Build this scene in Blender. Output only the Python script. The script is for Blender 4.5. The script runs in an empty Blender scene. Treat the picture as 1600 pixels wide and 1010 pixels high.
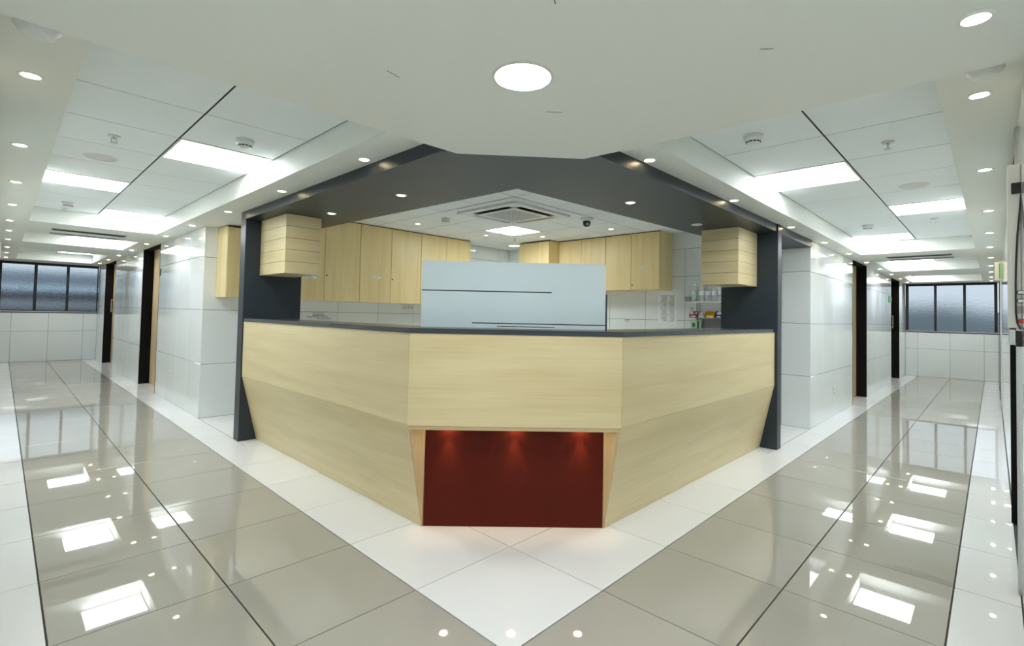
import bpy, bmesh, math, random
from mathutils import Vector, Matrix
C = bpy.context.scene.collection
SC = bpy.context.scene
PI = math.pi
random.seed(7)

# ------------------------------------------------------------------ camera
cam = bpy.data.cameras.new('camera'); camo = bpy.data.objects.new('camera', cam); C.objects.link(camo)
CAM = Vector((-1.901, -1.850, 1.223))
yaw, pitch, roll = -0.8088, 0.0302, 0.0209
camo.matrix_world = (Matrix.Translation(CAM) @ Matrix.Rotation(yaw, 4, 'Z') @ Matrix.Rotation(PI/2+pitch, 4, 'X') @ Matrix.Rotation(roll, 4, 'Z'))
cam.sensor_width = 36; cam.lens = 773.947/1600*36
cam.shift_x = -(813.125-800)/1600; cam.shift_y = (469.077-505)/1600
cam.clip_start = .03; cam.clip_end = 200
SC.camera = camo

# ------------------------------------------------------------------ sky, exposure, light levels
w = bpy.data.worlds.new('world'); SC.world = w; w.use_nodes = True
bg = w.node_tree.nodes['Background']; bg.inputs[0].default_value = (.70, .77, .84, 1); bg.inputs[1].default_value = .40
SC.view_settings.view_transform = 'Standard'; SC.view_settings.look = 'None'
SC.view_settings.gamma = 1; SC.view_settings.use_curve_mapping = False
SC.view_settings.exposure = 1.35
PANEL = 8.4       # radiance of the fluorescent panels
ROUND = 55.0      # radiance of the round corner light
SPOT = 1.3        # watts of each warm downlight
cy = SC.cycles
cy.use_denoising = True; cy.max_bounces = 10; cy.diffuse_bounces = 6; cy.glossy_bounces = 5; cy.transmission_bounces = 6
cy.caustics_reflective = False; cy.caustics_refractive = False; cy.sample_clamp_indirect = 6

# ------------------------------------------------------------------ materials
def mat(name, col, rough=.5, spec=.5, metal=0, emit=None, es=0, vary=0, noise=None):
    m = bpy.data.materials.new(name); m.use_nodes = True
    nt = m.node_tree; b = nt.nodes['Principled BSDF']
    b.inputs['Base Color'].default_value = (*col, 1); b.inputs['Roughness'].default_value = rough
    b.inputs['Specular IOR Level'].default_value = spec; b.inputs['Metallic'].default_value = metal
    if emit:
        b.inputs['Emission Color'].default_value = (*emit, 1); b.inputs['Emission Strength'].default_value = es
    last = None
    if noise:
        sc, amt = noise
        tc = nt.nodes.new('ShaderNodeTexCoord'); n = nt.nodes.new('ShaderNodeTexNoise')
        n.inputs['Scale'].default_value = sc; n.inputs['Detail'].default_value = 4
        nt.links.new(tc.outputs['Object'], n.inputs['Vector'])
        mr = nt.nodes.new('ShaderNodeMapRange'); mr.inputs['To Min'].default_value = 1-amt; mr.inputs['To Max'].default_value = 1+amt
        nt.links.new(n.outputs['Fac'], mr.inputs['Value']); last = mr.outputs['Result']
    if vary:
        oi = nt.nodes.new('ShaderNodeObjectInfo'); mr = nt.nodes.new('ShaderNodeMapRange')
        mr.inputs['To Min'].default_value = 1-vary; mr.inputs['To Max'].default_value = 1+vary
        nt.links.new(oi.outputs['Random'], mr.inputs['Value'])
        if last:
            mm = nt.nodes.new('ShaderNodeMath'); mm.operation = 'MULTIPLY'
            nt.links.new(last, mm.inputs[0]); nt.links.new(mr.outputs['Result'], mm.inputs[1]); last = mm.outputs[0]
        else: last = mr.outputs['Result']
    if last:
        vm = nt.nodes.new('ShaderNodeVectorMath'); vm.operation = 'SCALE'; vm.inputs[0].default_value = col
        nt.links.new(last, vm.inputs['Scale']); nt.links.new(vm.outputs[0], b.inputs['Base Color'])
    return m

def wood(name, dark, light, vertical, rough=.38):
    m = bpy.data.materials.new(name); m.use_nodes = True
    nt = m.node_tree; b = nt.nodes['Principled BSDF']; L = nt.links.new
    tc = nt.nodes.new('ShaderNodeTexCoord')
    def layer(scale, along, detail, dist):
        mp = nt.nodes.new('ShaderNodeMapping'); n = nt.nodes.new('ShaderNodeTexNoise')
        mp.inputs['Scale'].default_value = (scale, scale, along) if vertical else (along, along, scale)
        n.inputs['Scale'].default_value = 1; n.inputs['Detail'].default_value = detail; n.inputs['Distortion'].default_value = dist
        L(tc.outputs['Object'], mp.inputs['Vector']); L(mp.outputs[0], n.inputs['Vector'])
        return n.outputs['Fac']
    a = layer(9, .7, 3, .6); f = layer(110, 2.2, 2, .1)
    mx = nt.nodes.new('ShaderNodeMix'); mx.data_type = 'FLOAT'; mx.inputs[0].default_value = .32
    L(a, mx.inputs[2]); L(f, mx.inputs[3])
    r = nt.nodes.new('ShaderNodeValToRGB')
    r.color_ramp.elements[0].position = .34; r.color_ramp.elements[0].color = (*dark, 1)
    r.color_ramp.elements[1].position = .6; r.color_ramp.elements[1].color = (*light, 1)
    L(mx.outputs[0], r.inputs['Fac']); L(r.outputs['Color'], b.inputs['Base Color'])
    b.inputs['Roughness'].default_value = rough; b.inputs['Specular IOR Level'].default_value = .4
    return m

M = {}
M['floor_white'] = mat('white porcelain floor', (.79, .795, .79), .025, .5, vary=.015)
M['floor_grey'] = mat('taupe porcelain floor', (.40, .385, .335), .018, .5, vary=.02, noise=(2.5, .04))
M['grout'] = mat('dark grout', (.045, .04, .035), .8)
M['wall_tile'] = mat('white glazed wall tile', (.73, .765, .76), .035, .5, vary=.012)
M['wall_grout'] = mat('grey wall joint', (.07, .08, .08), .8)
M['paint'] = mat('white ceiling paint', (.74, .76, .71), .6, .3, noise=(1.4, .012))
M['ctile'] = mat('white ceiling tile', (.80, .85, .86), .75, .2, vary=.01)
M['plaster'] = mat('plain plaster', (.74, .78, .77), .7, .2)
M['dark_gap'] = mat('shadow gap liner', (.02, .022, .022), .8)
M['grey'] = mat('slate grey laminate', (.026, .035, .044), .36, .33, noise=(30, .03))
M['grey_edge'] = mat('slate grey edge', (.05, .06, .07), .3, .5)
M['worktop'] = mat('dark grey worktop', (.034, .042, .052), .25, .5, noise=(160, .12))
M['woodh'] = wood('maple laminate lengthwise', (.645, .525, .285), (.735, .625, .37), False)
M['woodv'] = wood('maple laminate upright', (.69, .545, .265), (.78, .635, .335), True)
M['woodd'] = wood('door veneer', (.55, .40, .22), (.63, .48, .27), True)
M['wood_edge'] = wood('maple edge band', (.50, .38, .20), (.58, .46, .27), False)
M['red'] = mat('oxblood panel', (.085, .0085, .003), .5, .15)
M['black'] = mat('black laminate', (.004, .004, .004), .6, .15)
M['black_metal'] = mat('black coated frame', (.018, .02, .024), .45, .4)
M['steel'] = mat('brushed steel', (.6, .61, .62), .28, .5, 1)
M['white_panel'] = mat('white laminate screen', (.68, .79, .83), .4, .4)
M['white_plastic'] = mat('white plastic', (.72, .74, .72), .4, .5)
M['grey_plastic'] = mat('grey plastic', (.33, .35, .35), .5, .4)
M['black_plastic'] = mat('black plastic', (.012, .012, .013), .35, .5)
M['brass'] = mat('aged lock metal', (.22, .17, .09), .35, .5, 1)
M['paper'] = mat('paper', (.80, .83, .86), .7, .2)
M['ink'] = mat('faded print', (.22, .23, .26), .8, .1)
M['inkd'] = mat('dark print', (.04, .04, .05), .8, .1)
M['rule_green'] = mat('green rule', (.05, .20, .06), .7); M['rule_lime'] = mat('lime rule', (.45, .60, .05), .7)
M['rule_grey'] = mat('grey rule', (.2, .2, .22), .7); M['rule_brown'] = mat('brown rule', (.42, .2, .11), .7)
M['green_sign'] = mat('green sign face', (.10, .55, .05), .5)
M['panel_light'] = mat('fluorescent diffuser', (.9, .9, .9), .5, .2, emit=(.93, .975, 1.01), es=PANEL)
M['station_light'] = mat('station panel diffuser', (.9, .9, .9), .5, .2, emit=(.95, 1, .99), es=PANEL*1.35)
M['round_light'] = mat('round light diffuser', (.9, .9, .9), .5, .2, emit=(.97, 1, 1.03), es=ROUND)
M['lamp'] = mat('warm lamp', (1, .9, .7), .5, .2, emit=(1, .80, .50), es=14)
M['ring'] = mat('satin lamp ring', (.62, .61, .57), .3, .5)
M['yellow'] = mat('yellow bin plastic', (.75, .42, .01), .4); M['redp'] = mat('red bin plastic', (.38, .015, .02), .4)
M['blue'] = mat('navy bin plastic', (.015, .03, .16), .4); M['pale'] = mat('pale bin plastic', (.45, .48, .50), .4)
M['greenp'] = mat('pale green card', (.42, .56, .40), .6); M['dgreen'] = mat('dark green print', (.02, .14, .04), .6)
M['label_blue'] = mat('bottle label', (.52, .70, .80), .5)
M['redbtn'] = mat('red button', (.6, .03, .02), .4)
M['facade'] = mat('grey facade', (.30, .33, .36), .8); M['facade_light'] = mat('pale blue ledge', (.62, .78, .88), .6)
M['facade_dark'] = mat('dark facade band', (.13, .14, .15), .8); M['hill'] = mat('hazy hill', (.15, .19, .21), .9, noise=(.35, .25))
def glassmat(name, rough, bump):
    m = bpy.data.materials.new(name); m.use_nodes = True; nt = m.node_tree
    b = nt.nodes['Principled BSDF']; b.inputs['Base Color'].default_value = (.86, .93, .97, 1)
    b.inputs['Transmission Weight'].default_value = 1; b.inputs['Roughness'].default_value = rough; b.inputs['IOR'].default_value = 1.3
    if bump:
        tc = nt.nodes.new('ShaderNodeTexCoord'); n = nt.nodes.new('ShaderNodeTexNoise'); n.inputs['Scale'].default_value = 45
        bp = nt.nodes.new('ShaderNodeBump'); bp.inputs['Strength'].default_value = bump; bp.inputs['Distance'].default_value = .01
        nt.links.new(tc.outputs['Object'], n.inputs['Vector']); nt.links.new(n.outputs['Fac'], bp.inputs['Height']); nt.links.new(bp.outputs[0], b.inputs['Normal'])
    return m
M['frost'] = glassmat('rain textured glass', .07, .35)
def petmat():
    m = bpy.data.materials.new('clear bottle plastic'); m.use_nodes = True; nt = m.node_tree
    b = nt.nodes['Principled BSDF']; t = nt.nodes.new('ShaderNodeBsdfTransparent'); mx = nt.nodes.new('ShaderNodeMixShader')
    b.inputs['Base Color'].default_value = (.86, .93, .95, 1); b.inputs['Roughness'].default_value = .08
    mx.inputs[0].default_value = .32; o = nt.nodes['Material Output']
    nt.links.new(t.outputs[0], mx.inputs[1]); nt.links.new(b.outputs[0], mx.inputs[2]); nt.links.new(mx.outputs[0], o.inputs[0])
    return m
M['pet'] = petmat()

# ------------------------------------------------------------------ helpers
def meta(o, label=None, cat=None, group=None, kind=None):
    if label: o['label'] = label
    if cat: o['category'] = cat
    if group: o['group'] = group
    if kind: o['kind'] = kind
    return o
def empty(name, loc, label, cat, group=None, kind=None, rot=0):
    o = bpy.data.objects.new(name, None); o.empty_display_size = .05; C.objects.link(o)
    o.location = loc; o.rotation_euler = (0, 0, rot)
    return meta(o, label, cat, group, kind)
def obj(name, bm, m, parent=None, loc=(0, 0, 0), smooth=False):
    bmesh.ops.recalc_face_normals(bm, faces=bm.faces)
    me = bpy.data.meshes.new(name); bm.to_mesh(me); bm.free()
    if smooth:
        for p in me.polygons: p.use_smooth = True
    me.materials.append(m if not isinstance(m, str) else M[m])
    o = bpy.data.objects.new(name, me); C.objects.link(o); o.location = loc
    if parent is not None: o.parent = parent
    return o
def bx(bm, x0, x1, y0, y1, z0, z1, bevel=0):
    vs = [bm.verts.new((x, y, z)) for z in (z0, z1) for x, y in ((x0, y0), (x1, y0), (x1, y1), (x0, y1))]
    fs = [bm.faces.new([vs[i] for i in f]) for f in ((3, 2, 1, 0), (4, 5, 6, 7), (0, 1, 5, 4), (1, 2, 6, 5), (2, 3, 7, 6), (3, 0, 4, 7))]
    if bevel:
        es = list({e for f in fs for e in f.edges})
        bmesh.ops.bevel(bm, geom=es, offset=bevel, segments=1, affect='EDGES', profile=.5)
    return bm
def box(x0, x1, y0, y1, z0, z1, bevel=0): return bx(bmesh.new(), min(x0, x1), max(x0, x1), min(y0, y1), max(y0, y1), z0, z1, bevel)
def prism(bm, pts, z0, z1):
    a = [bm.verts.new((x, y, z0)) for x, y in pts]; b = [bm.verts.new((x, y, z1)) for x, y in pts]
    bm.faces.new(a[::-1]); bm.faces.new(b); n = len(pts)
    for i in range(n): bm.faces.new((a[i], a[(i+1) % n], b[(i+1) % n], b[i]))
    return bm
def prismz(pts, z0, z1): return prism(bmesh.new(), pts, z0, z1)
def slab(pts, off):
    """polygon pts (3D) thickened by the vector off"""
    bm = bmesh.new(); off = Vector(off)
    a = [bm.verts.new(Vector(p)) for p in pts]; b = [bm.verts.new(Vector(p)+off) for p in pts]; n = len(pts)
    bm.faces.new(a[::-1]); bm.faces.new(b)
    for i in range(n): bm.faces.new((a[i], a[(i+1) % n], b[(i+1) % n], b[i]))
    return bm
def lathe(bm, prof, n=24, c=(0, 0, 0), closed=False):
    rings = []
    for r, z in prof:
        if r < 1e-6: rings.append([bm.verts.new((c[0], c[1], c[2]+z))])
        else: rings.append([bm.verts.new((c[0]+r*math.cos(2*PI*i/n), c[1]+r*math.sin(2*PI*i/n), c[2]+z)) for i in range(n)])
    pr = list(zip(rings, rings[1:])) + ([(rings[-1], rings[0])] if closed else [])
    for a, b in pr:
        for i in range(n):
            j = (i+1) % n
            if len(a) == 1 and len(b) == 1: continue
            if len(a) == 1: bm.faces.new((a[0], b[i], b[j]))
            elif len(b) == 1: bm.faces.new((a[i], b[0], a[j]))
            else: bm.faces.new((a[i], b[i], b[j], a[j]))
    return bm
def lat(prof, n=24, closed=False): return lathe(bmesh.new(), prof, n, (0, 0, 0), closed)
def dup(root, loc, label=None, rot=None, group=None):
    r = root.copy(); C.objects.link(r); r.location = loc
    if label: r['label'] = label
    if group: r['group'] = group
    if rot is not None: r.rotation_euler = (0, 0, rot)
    for ch in root.children:
        c = ch.copy(); C.objects.link(c); c.parent = r
        for g in ch.children:
            d = g.copy(); C.objects.link(d); d.parent = c
    return r
ORD = ['first', 'second', 'third', 'fourth', 'fifth', 'sixth', 'seventh', 'eighth', 'ninth', 'tenth', 'eleventh', 'twelfth']
# both corridors are built from one description: t runs across the corridor, s along it
def P2(side, t, s): return (t, s) if side == 'L' else (s, t)
def cbox(side, t0, t1, s0, s1, z0, z1, bevel=0):
    return box(t0, t1, s0, s1, z0, z1, bevel) if side == 'L' else box(s0, s1, t0, t1, z0, z1, bevel)

# tiles: bevelled slabs that share mesh data between equal sizes
TM = {}
def tile_mesh(a, b, h, m):
    k = (round(a, 3), round(b, 3), h, m)
    if k not in TM:
        e = .0012; bm = bmesh.new()
        R = [[bm.verts.new((sx*(a/2-i), sy*(b/2-i), z)) for sx, sy in ((-1, -1), (1, -1), (1, 1), (-1, 1))] for z, i in ((-h, 0), (-e, 0), (0, e))]
        bm.faces.new(R[0][::-1]); bm.faces.new(R[2])
        for q in (0, 1):
            for i in range(4): bm.faces.new((R[q][i], R[q][(i+1) % 4], R[q+1][(i+1) % 4], R[q+1][i]))
        me = bpy.data.meshes.new('tile'); bm.to_mesh(me); bm.free(); me.materials.append(M[m]); TM[k] = me
    return TM[k]
def tile(parent, name, m, c, a, b, rot=(0, 0, 0), h=.006):
    o = bpy.data.objects.new(name, tile_mesh(a, b, h, m)); C.objects.link(o); o.location = c; o.rotation_euler = rot; o.parent = parent
    return o
G = .0052
def floor_tile(parent, m, x0, x1, y0, y1):
    # the joints along the corridors are wider than the cross joints
    lx = .0062 if y1-y0 > x1-x0+.012 or x1 < 0 and x0 > -2.4 and y0 >= 0 else G
    ly = .0062 if x1-x0 > y1-y0+.012 or y1 < 0 and y0 > -2.4 and x0 >= 0 else G
    tile(parent, 'floor_tile', m, ((x0+x1)/2, (y0+y1)/2, 0), x1-x0-lx, y1-y0-ly)
def wall_tiles(parent, axis, sign, pos, us, zs, skip=(), gap=.0042, m='wall_tile'):
    """axis 'x': wall plane X=pos, normal sign*X, u is Y.  axis 'y': wall plane Y=pos, u is X"""
    for i in range(len(us)-1):
        for j in range(len(zs)-1):
            u0, u1 = us[i], us[i+1]
            if any(u0 < b-1e-4 and u1 > a+1e-4 for a, b in skip): continue
            a, b = u1-u0-gap, zs[j+1]-zs[j]-gap
            if a < .01 or b < .01: continue
            uc, zc = (u0+u1)/2, (zs[j]+zs[j+1])/2
            if axis == 'x': tile(parent, 'wall_tile', m, (pos, uc, zc), a, b, (PI/2, 0, sign*PI/2), .008)
            else: tile(parent, 'wall_tile', m, (uc, pos, zc), a, b, (PI/2, 0, 0 if sign < 0 else PI), .008)
def splits(a, b, step, *must):
    pts = [a]
    for c in list(must)+[b]:
        n = max(1, round((c-pts[-1])/step)); s = pts[-1]
        for i in range(1, n+1): pts.append(s+(c-s)*i/n)
    return pts

# ------------------------------------------------------------------ dimensions read off the photograph (metres)
YE, XE = 13.18, 12.86            # corridor end walls
WB = -.35                        # face of the tiled block walls along both corridors
WO = {'L': -1.975, 'R': -1.937}  # outer corridor walls
ZS, ZC, ZH, ZSL, ZI, ZT = 2.145, 2.31, 2.07, 2.06, 2.39, 2.50
YB, XB = 4.53, 4.46              # back walls of the nurse station
ENDS = {'L': YE, 'R': XE}

# ------------------------------------------------------------------ floor
fl = meta(obj('floor', box(-3.1, XE+.1, -3.1, YE+.1, -.08, -.0055), 'grout'),
          'glossy taupe and white square tile floor with dark joints', 'floor', kind='structure')
gx = [-3.05, -2.34, -1.742, -1.167, -.592]; gy = [-3.05, -2.32, -1.712, -1.149, -.581]
rows = lambda end: [i*.6 for i in range(int(end/.6)+1)] + [end]
for i in range(len(gx)):
    for j in range(len(gy)):
        x1 = gx[i+1] if i < 4 else 0; y1 = gy[j+1] if j < 4 else 0
        inner = i == 4 and j == 4
        grey = (i >= 2 and j >= 2) and not inner
        floor_tile(fl, 'floor_grey' if grey else 'floor_white', gx[i], x1, gy[j], y1)
for side in 'LR':
    tt = gx if side == 'L' else gy
    r = rows(ENDS[side])
    for s0, s1 in zip(r, r[1:]):
        for i in range(1, 5):
            t0 = tt[i]; t1 = tt[i+1] if i < 4 else 0
            if i == 1: t0 = WO[side]
            if i == 4 and s0 > 4.7: t1 = WB+.16
            m = 'floor_grey' if i in (2, 3) else 'floor_white'
            cut = [t0, t1]
            if i == 4 and s0 > 2.9 and s0 < 4.7: cut = [t0, -.345, t1]
            for a, b in zip(cut, cut[1:]):
                if side == 'L': floor_tile(fl, m, a, b, s0, s1)
                else: floor_tile(fl, m, s0, s1, a, b)
# station floor behind the counter
for i in range(8):
    for j in range(8):
        x0, y0 = i*.6, j*.6
        x1, y1 = min(x0+.6, XB), min(y0+.6, YB)
        if x1 > x0+.05 and y1 > y0+.05: floor_tile(fl, 'floor_white', x0, x1, y0, y1)

# ------------------------------------------------------------------ walls
zrow = {'L': [0, .607, 1.21, 1.812, ZS], 'R': [0, .592, 1.19, 1.785, ZS]}
DOOR_IN = {'L': ((6.77, 8.02), (10.72, 12.13)), 'R': ((6.78, 7.93), (10.62, 11.86))}
DOOR_OUT = {'L': ((1.36, 2.49), (7.9, 9.0)), 'R': ((1.345, 2.49), (8.3, 9.4))}
SN = {'L': 'left', 'R': 'right'}
DEEP = .145
for side in 'LR':
    nm = SN[side]; E = ENDS[side]; st = YB if side == 'L' else XB; ax = 'x' if side == 'L' else 'y'
    # block wall towards the corridor, with two deep door recesses
    bm = bmesh.new(); cur = st+.008
    for a, b in DOOR_IN[side]+((E, E),):
        q = (WB+.006, WB+DEEP+.06, cur, a, 0, ZT) if side == 'L' else (cur, a, WB+.006, WB+DEEP+.06, 0, ZT)
        bx(bm, *q)
        if b < E:
            q = (WB+DEEP+.045, WB+DEEP+.06, a, b, 0, ZT) if side == 'L' else (a, b, WB+DEEP+.045, WB+DEEP+.06, 0, ZT)
            bx(bm, *q)
        cur = b
    wl = meta(obj('wall_%s_inner' % nm, bm, 'wall_grout'), 'white glossy tiled wall on the station side of the %s corridor' % nm, 'wall', kind='structure')
    (a1, b1), (a2, b2) = DOOR_IN[side]
    us = splits(st, E, .6, a1, b1, a2, b2) if side == 'L' else splits(st, E, .6, a1, b1, a2, b2)
    wall_tiles(wl, ax, -1, WB, us, zrow[side], skip=DOOR_IN[side])
    # outer wall
    bm = bmesh.new(); cur = .2; D = .10
    for a, b in DOOR_OUT[side]+((E, E),):
        q = (WO[side]-.2, WO[side]-.006, cur, a, 0, ZT)
        bx(bm, *(q if side == 'L' else (q[2], q[3], q[0], q[1], q[4], q[5])))
        if b < E:
            q = (WO[side]-.2, WO[side]-D, a, b, 0, ZT)
            bx(bm, *(q if side == 'L' else (q[2], q[3], q[0], q[1], q[4], q[5])))
        cur = b
    wo = meta(obj('wall_%s_outer' % nm, bm, 'wall_grout'), 'white glossy tiled outer wall of the %s corridor' % nm, 'wall', kind='structure')
    (a1, b1), (a2, b2) = DOOR_OUT[side]
    us = splits(.2, E, .6, a1, b1, a2, b2)
    wall_tiles(wo, ax, 1, WO[side], us, zrow[side], skip=DOOR_OUT[side])
    # end wall below and around the window
    zw0 = 1.05 if side == 'L' else 1.022
    bm = bmesh.new()
    q = (WO[side]-.2, WB+.1, E+.006, E+.16)
    for z0, z1 in ((0, zw0), (ZS-.01, ZT)):
        bx(bm, *((q[0], q[1], q[2], q[3], z0, z1) if side == 'L' else (q[2], q[3], q[0], q[1], z0, z1)))
    we = meta(obj('wall_%s_end' % nm, bm, 'wall_grout'), 'white tiled wall below the window closing the %s corridor' % nm, 'wall', kind='structure')
    tt = [WO[side], gx[2], gx[3], gx[4], WB] if side == 'L' else [WO[side], gy[2], gy[3], gy[4], WB]
    wall_tiles(we, 'y' if side == 'L' else 'x', -1, E, tt, [0, .655 if side == 'L' else .637, zw0])
# nurse station back walls (their near ends face the passages beside the grey partitions)
wsl = meta(obj('wall_station_left', box(WB+.006, XB+.1, YB+.006, YB+.1, 0, ZT), 'wall_grout'), 'white tiled back wall of the nurse station under the long cabinet row', 'wall', kind='structure')
wall_tiles(wsl, 'y', -1, YB, [WB, .02, .63, 1.23, 1.834, 2.434, 3.04, 3.65, 4.2, XB], [0, .6, 1.207, 1.8, 2.166, ZI])
wsr = meta(obj('wall_station_right', box(XB+.006, XB+.1, WB+.006, YB+.006, 0, ZT), 'wall_grout'), 'white tiled back wall of the nurse station with paper notice and shelf', 'wall', kind='structure')
wall_tiles(wsr, 'x', -1, XB, [WB, -.045, .56, 1.155, 1.745, 2.345, 2.95, 3.55, 4.1, YB], [0, .592, 1.195, 1.793, 2.166])
obj('wall_plaster', box(XB, XB+.012, WB, YB, 2.168, ZI), 'plaster', wsr)
# lobby behind the viewpoint
bm = bmesh.new(); bx(bm, -3.0, -2.85, -3.0, .2, 0, ZT); bx(bm, -2.85, .2, -3.0, -2.85, 0, ZT)
bx(bm, -2.85, WO['L']-.2, .2, .3, 0, ZT); bx(bm, .2, .3, -2.85, WO['R']-.2, 0, ZT)
meta(obj('wall_lobby', bm, 'plaster'), 'plain white lobby walls around the corner where the corridors meet', 'wall', kind='structure')
# grey partitions that close the counter
wpl = meta(obj('wall_partition_left', box(-.346, .182, 3.2, 3.335, 0, ZS, .0015), 'grey'), 'slate grey partition closing the left end of the reception counter', 'wall', kind='structure')
wpr = meta(obj('wall_partition_right', box(3.19, 3.3, -.372, .165, 0, ZS, .0015), 'grey'), 'slate grey partition closing the right end of the reception counter', 'wall', kind='structure')

# ------------------------------------------------------------------ ceiling: soffits, troughs, corner slab
bm = bmesh.new()
bx(bm, -3.2, XE+.2, -3.2, YE+.2, ZT, ZT+.12)  # unseen slab on top, added to keep outside light from leaking in
ceil = meta(obj('ceiling', bm, 'paint'), 'white plasterboard ceiling with recessed tiled troughs over both corridors', 'ceiling', kind='structure')
TR = {'L': ((.2, 5.78), (6.97, 8.36), (9.76, 12.3)), 'R': ((.27, 6.21), (7.3, 9.12), (10.4, 12.2))}
TIN = {'L': -.575, 'R': -.545}; TOUT = {'L': -1.722, 'R': -1.698}
for side in 'LR':
    E = ENDS[side]; ti, to = TIN[side], TOUT[side]
    obj('soffit', cbox(side, WO[side]-.1, to, .15, E+.006, ZS, ZT), 'paint', ceil)
    obj('soffit', cbox(side, ti, WB+(.012 if side == 'L' else .0), .1, E+.006, ZS, ZT), 'paint', ceil)
    cur = None
    for (a, b), (c, d) in zip(TR[side], TR[side][1:]+((E+.006, E),)):
        obj('beam', cbox(side, to, ti, b, c, ZS, ZT), 'paint', ceil)
    for k, (a, b) in enumerate(TR[side]):
        obj('trough_liner', cbox(side, to, ti, a, b, ZC+.0025, ZC+.03), 'dark_gap', ceil)
        mid = -1.15 if side == 'L' else -1.14
        if k == 0:
            ss = [.2, .76, 1.33, 1.91, 2.48, 3.05, 3.62, 4.17, 4.73, 5.29, 5.78] if side == 'L' else [.27, .82, 1.39, 2.0, 2.59, 3.19, 3.76, 4.33, 4.91, 5.58, 6.12, 6.21]
        else: ss = {('L', 1): [6.97, 7.37, 7.78, 8.36], ('L', 2): [9.76, 10.3, 10.8, 11.35, 11.95, 12.3], ('R', 1): [7.3, 7.9, 8.55, 9.07, 9.12], ('R', 2): [10.4, 10.95, 11.5, 12.05, 12.2]}[side, k]
        for i, (s0, s1) in enumerate(zip(ss, ss[1:])):
            for t0, t1, near in ((to, mid, 0), (mid, ti, 1)):
                lit = (k == 0 and ((near and i in ((3, 9) if side == 'L' else (3, 9))) or (not near and i == (6 if side == 'L' else 6)))) or (k > 0 and near and i == (3 if (side, k) == ('L', 2) else 2))
                g = .007
                x, y = P2(side, (t0+t1)/2, (s0+s1)/2)
                if not lit:
                    gt = .010
                    a_, b_ = (t1-t0-gt, s1-s0-g) if side == 'L' else (s1-s0-g, t1-t0-gt)
                    tile(ceil, 'ceiling_tile', 'ctile', (x, y, ZC), a_, b_, (PI, 0, 0), .002)
                else:
                    where = {3: 'nearest', 9: 'last', 6: 'outer'}.get(i, 'far') if k == 0 else 'far'
                    lab = {(0, 3): 'bright square fluorescent panel nearest the counter in the %s corridor ceiling',
                           (0, 6): 'bright fluorescent panel along the outer side of the %s corridor trough',
                           (0, 9): 'bright fluorescent panel at the far end of the first %s corridor trough',
                           (1, 2): 'bright fluorescent panel in the second trough of the %s corridor',
                           (2, 2): 'bright fluorescent panel in the trough nearest the %s window',
                           (2, 3): 'bright fluorescent panel in the trough nearest the %s window'}[(k, i)] % SN[side]
                    e = empty('ceiling_light_panel', (x, y, ZC), lab, 'ceiling light', 'fluorescent panels in the corridor troughs')
                    wx, wy = ((t1-t0)/2-.004, (s1-s0)/2-.004) if side == 'L' else ((s1-s0)/2-.004, (t1-t0)/2-.004)
                    bm = bmesh.new(); f = .012
                    bx(bm, -wx, wx, -wy, -wy+f, -.004, .002); bx(bm, -wx, wx, wy-f, wy, -.004, .002)
                    bx(bm, -wx, -wx+f, -wy+f, wy-f, -.004, .002); bx(bm, wx-f, wx, -wy+f, wy-f, -.004, .002)
                    obj('frame', bm, 'white_plastic', e)
                    obj('diffuser', box(-wx+f, wx-f, -wy+f, wy-f, -.001, .002), 'panel_light', e)
# corner slab (lower than the corridor soffits), edges as read
obj('corner_slab', prismz([(-3.2, -3.2), (.3, -3.2), (.289, -1.923), (.283, -1.709), (.259, -.867), (.208, -.278), (-.285, .173), (-.667, .185), (-1.73, .212), (-3.2, .205)], ZSL, ZT), 'paint', ceil)
obj('soffit', box(-.56, .28, -.53, .28, ZS+.02, ZT), 'paint', ceil)
# small hairline scars in the corner slab paint
for (x, y, a, l) in ((-.98, -.33, .2, .03), (-.93, -1.02, .5, .03), (-.3, -1.35, 2.2, .02), (-.36, -.55, -.75, .035)):
    o = obj('paint_scar', box(-l, l, -.0012, .0012, -.0006, .0004), 'inkd', ceil, (x, y, ZSL)); o.rotation_euler = (0, 0, a)
# passage soffit on the left, station ceiling
obj('soffit', box(WB+.012, .335, 3.335, YB, ZS, ZT), 'paint', ceil)
st = [.41, .98, 1.56, 2.13, 2.695, 3.265, 3.84]
sx, sy = st+[XB], st+[YB]
obj('station_liner', box(.3, XB+.006, .3, YB+.006, ZI+.0025, ZT), 'dark_gap', ceil)
for i in range(len(sx)-1):
    for j in range(len(sy)-1):
        if (i, j) == (4, 4) or (i in (2, 3) and j in (2, 3)): continue
        tile(ceil, 'ceiling_tile', 'ctile', ((sx[i]+sx[i+1])/2, (sy[j]+sy[j+1])/2, ZI), sx[i+1]-sx[i]-.009, sy[j+1]-sy[j]-.009, (PI, 0, 0), .002)
obj('ceiling_strip', box(3.3, XB, .29, .41, ZI, ZI+.03), 'ctile', ceil)
# slate grey header over the counter and lintel over the right passage
hdr = meta(obj('trim_1', prismz([(-.345, 3.2), (-.345, .225), (.232, -.352), (3.19, -.362), (3.19, .288), (.462, .456), (.335, 3.2)], ZH, ZT), 'grey'),
           'slate grey header boxed in above the reception counter', 'trim', kind='structure')
obj('return_panel', box(.184, .335, 3.2, 3.335, ZH, ZT), 'grey', hdr)
obj('return_panel', box(3.19, 3.3, .167, .288, ZH, ZT), 'grey', hdr)
meta(obj('trim_2', box(3.3015, XB, -.362, .288, ZH-.005, ZT), 'grey'), 'slate grey lintel over the passage right of the counter', 'trim', kind='structure')

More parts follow.
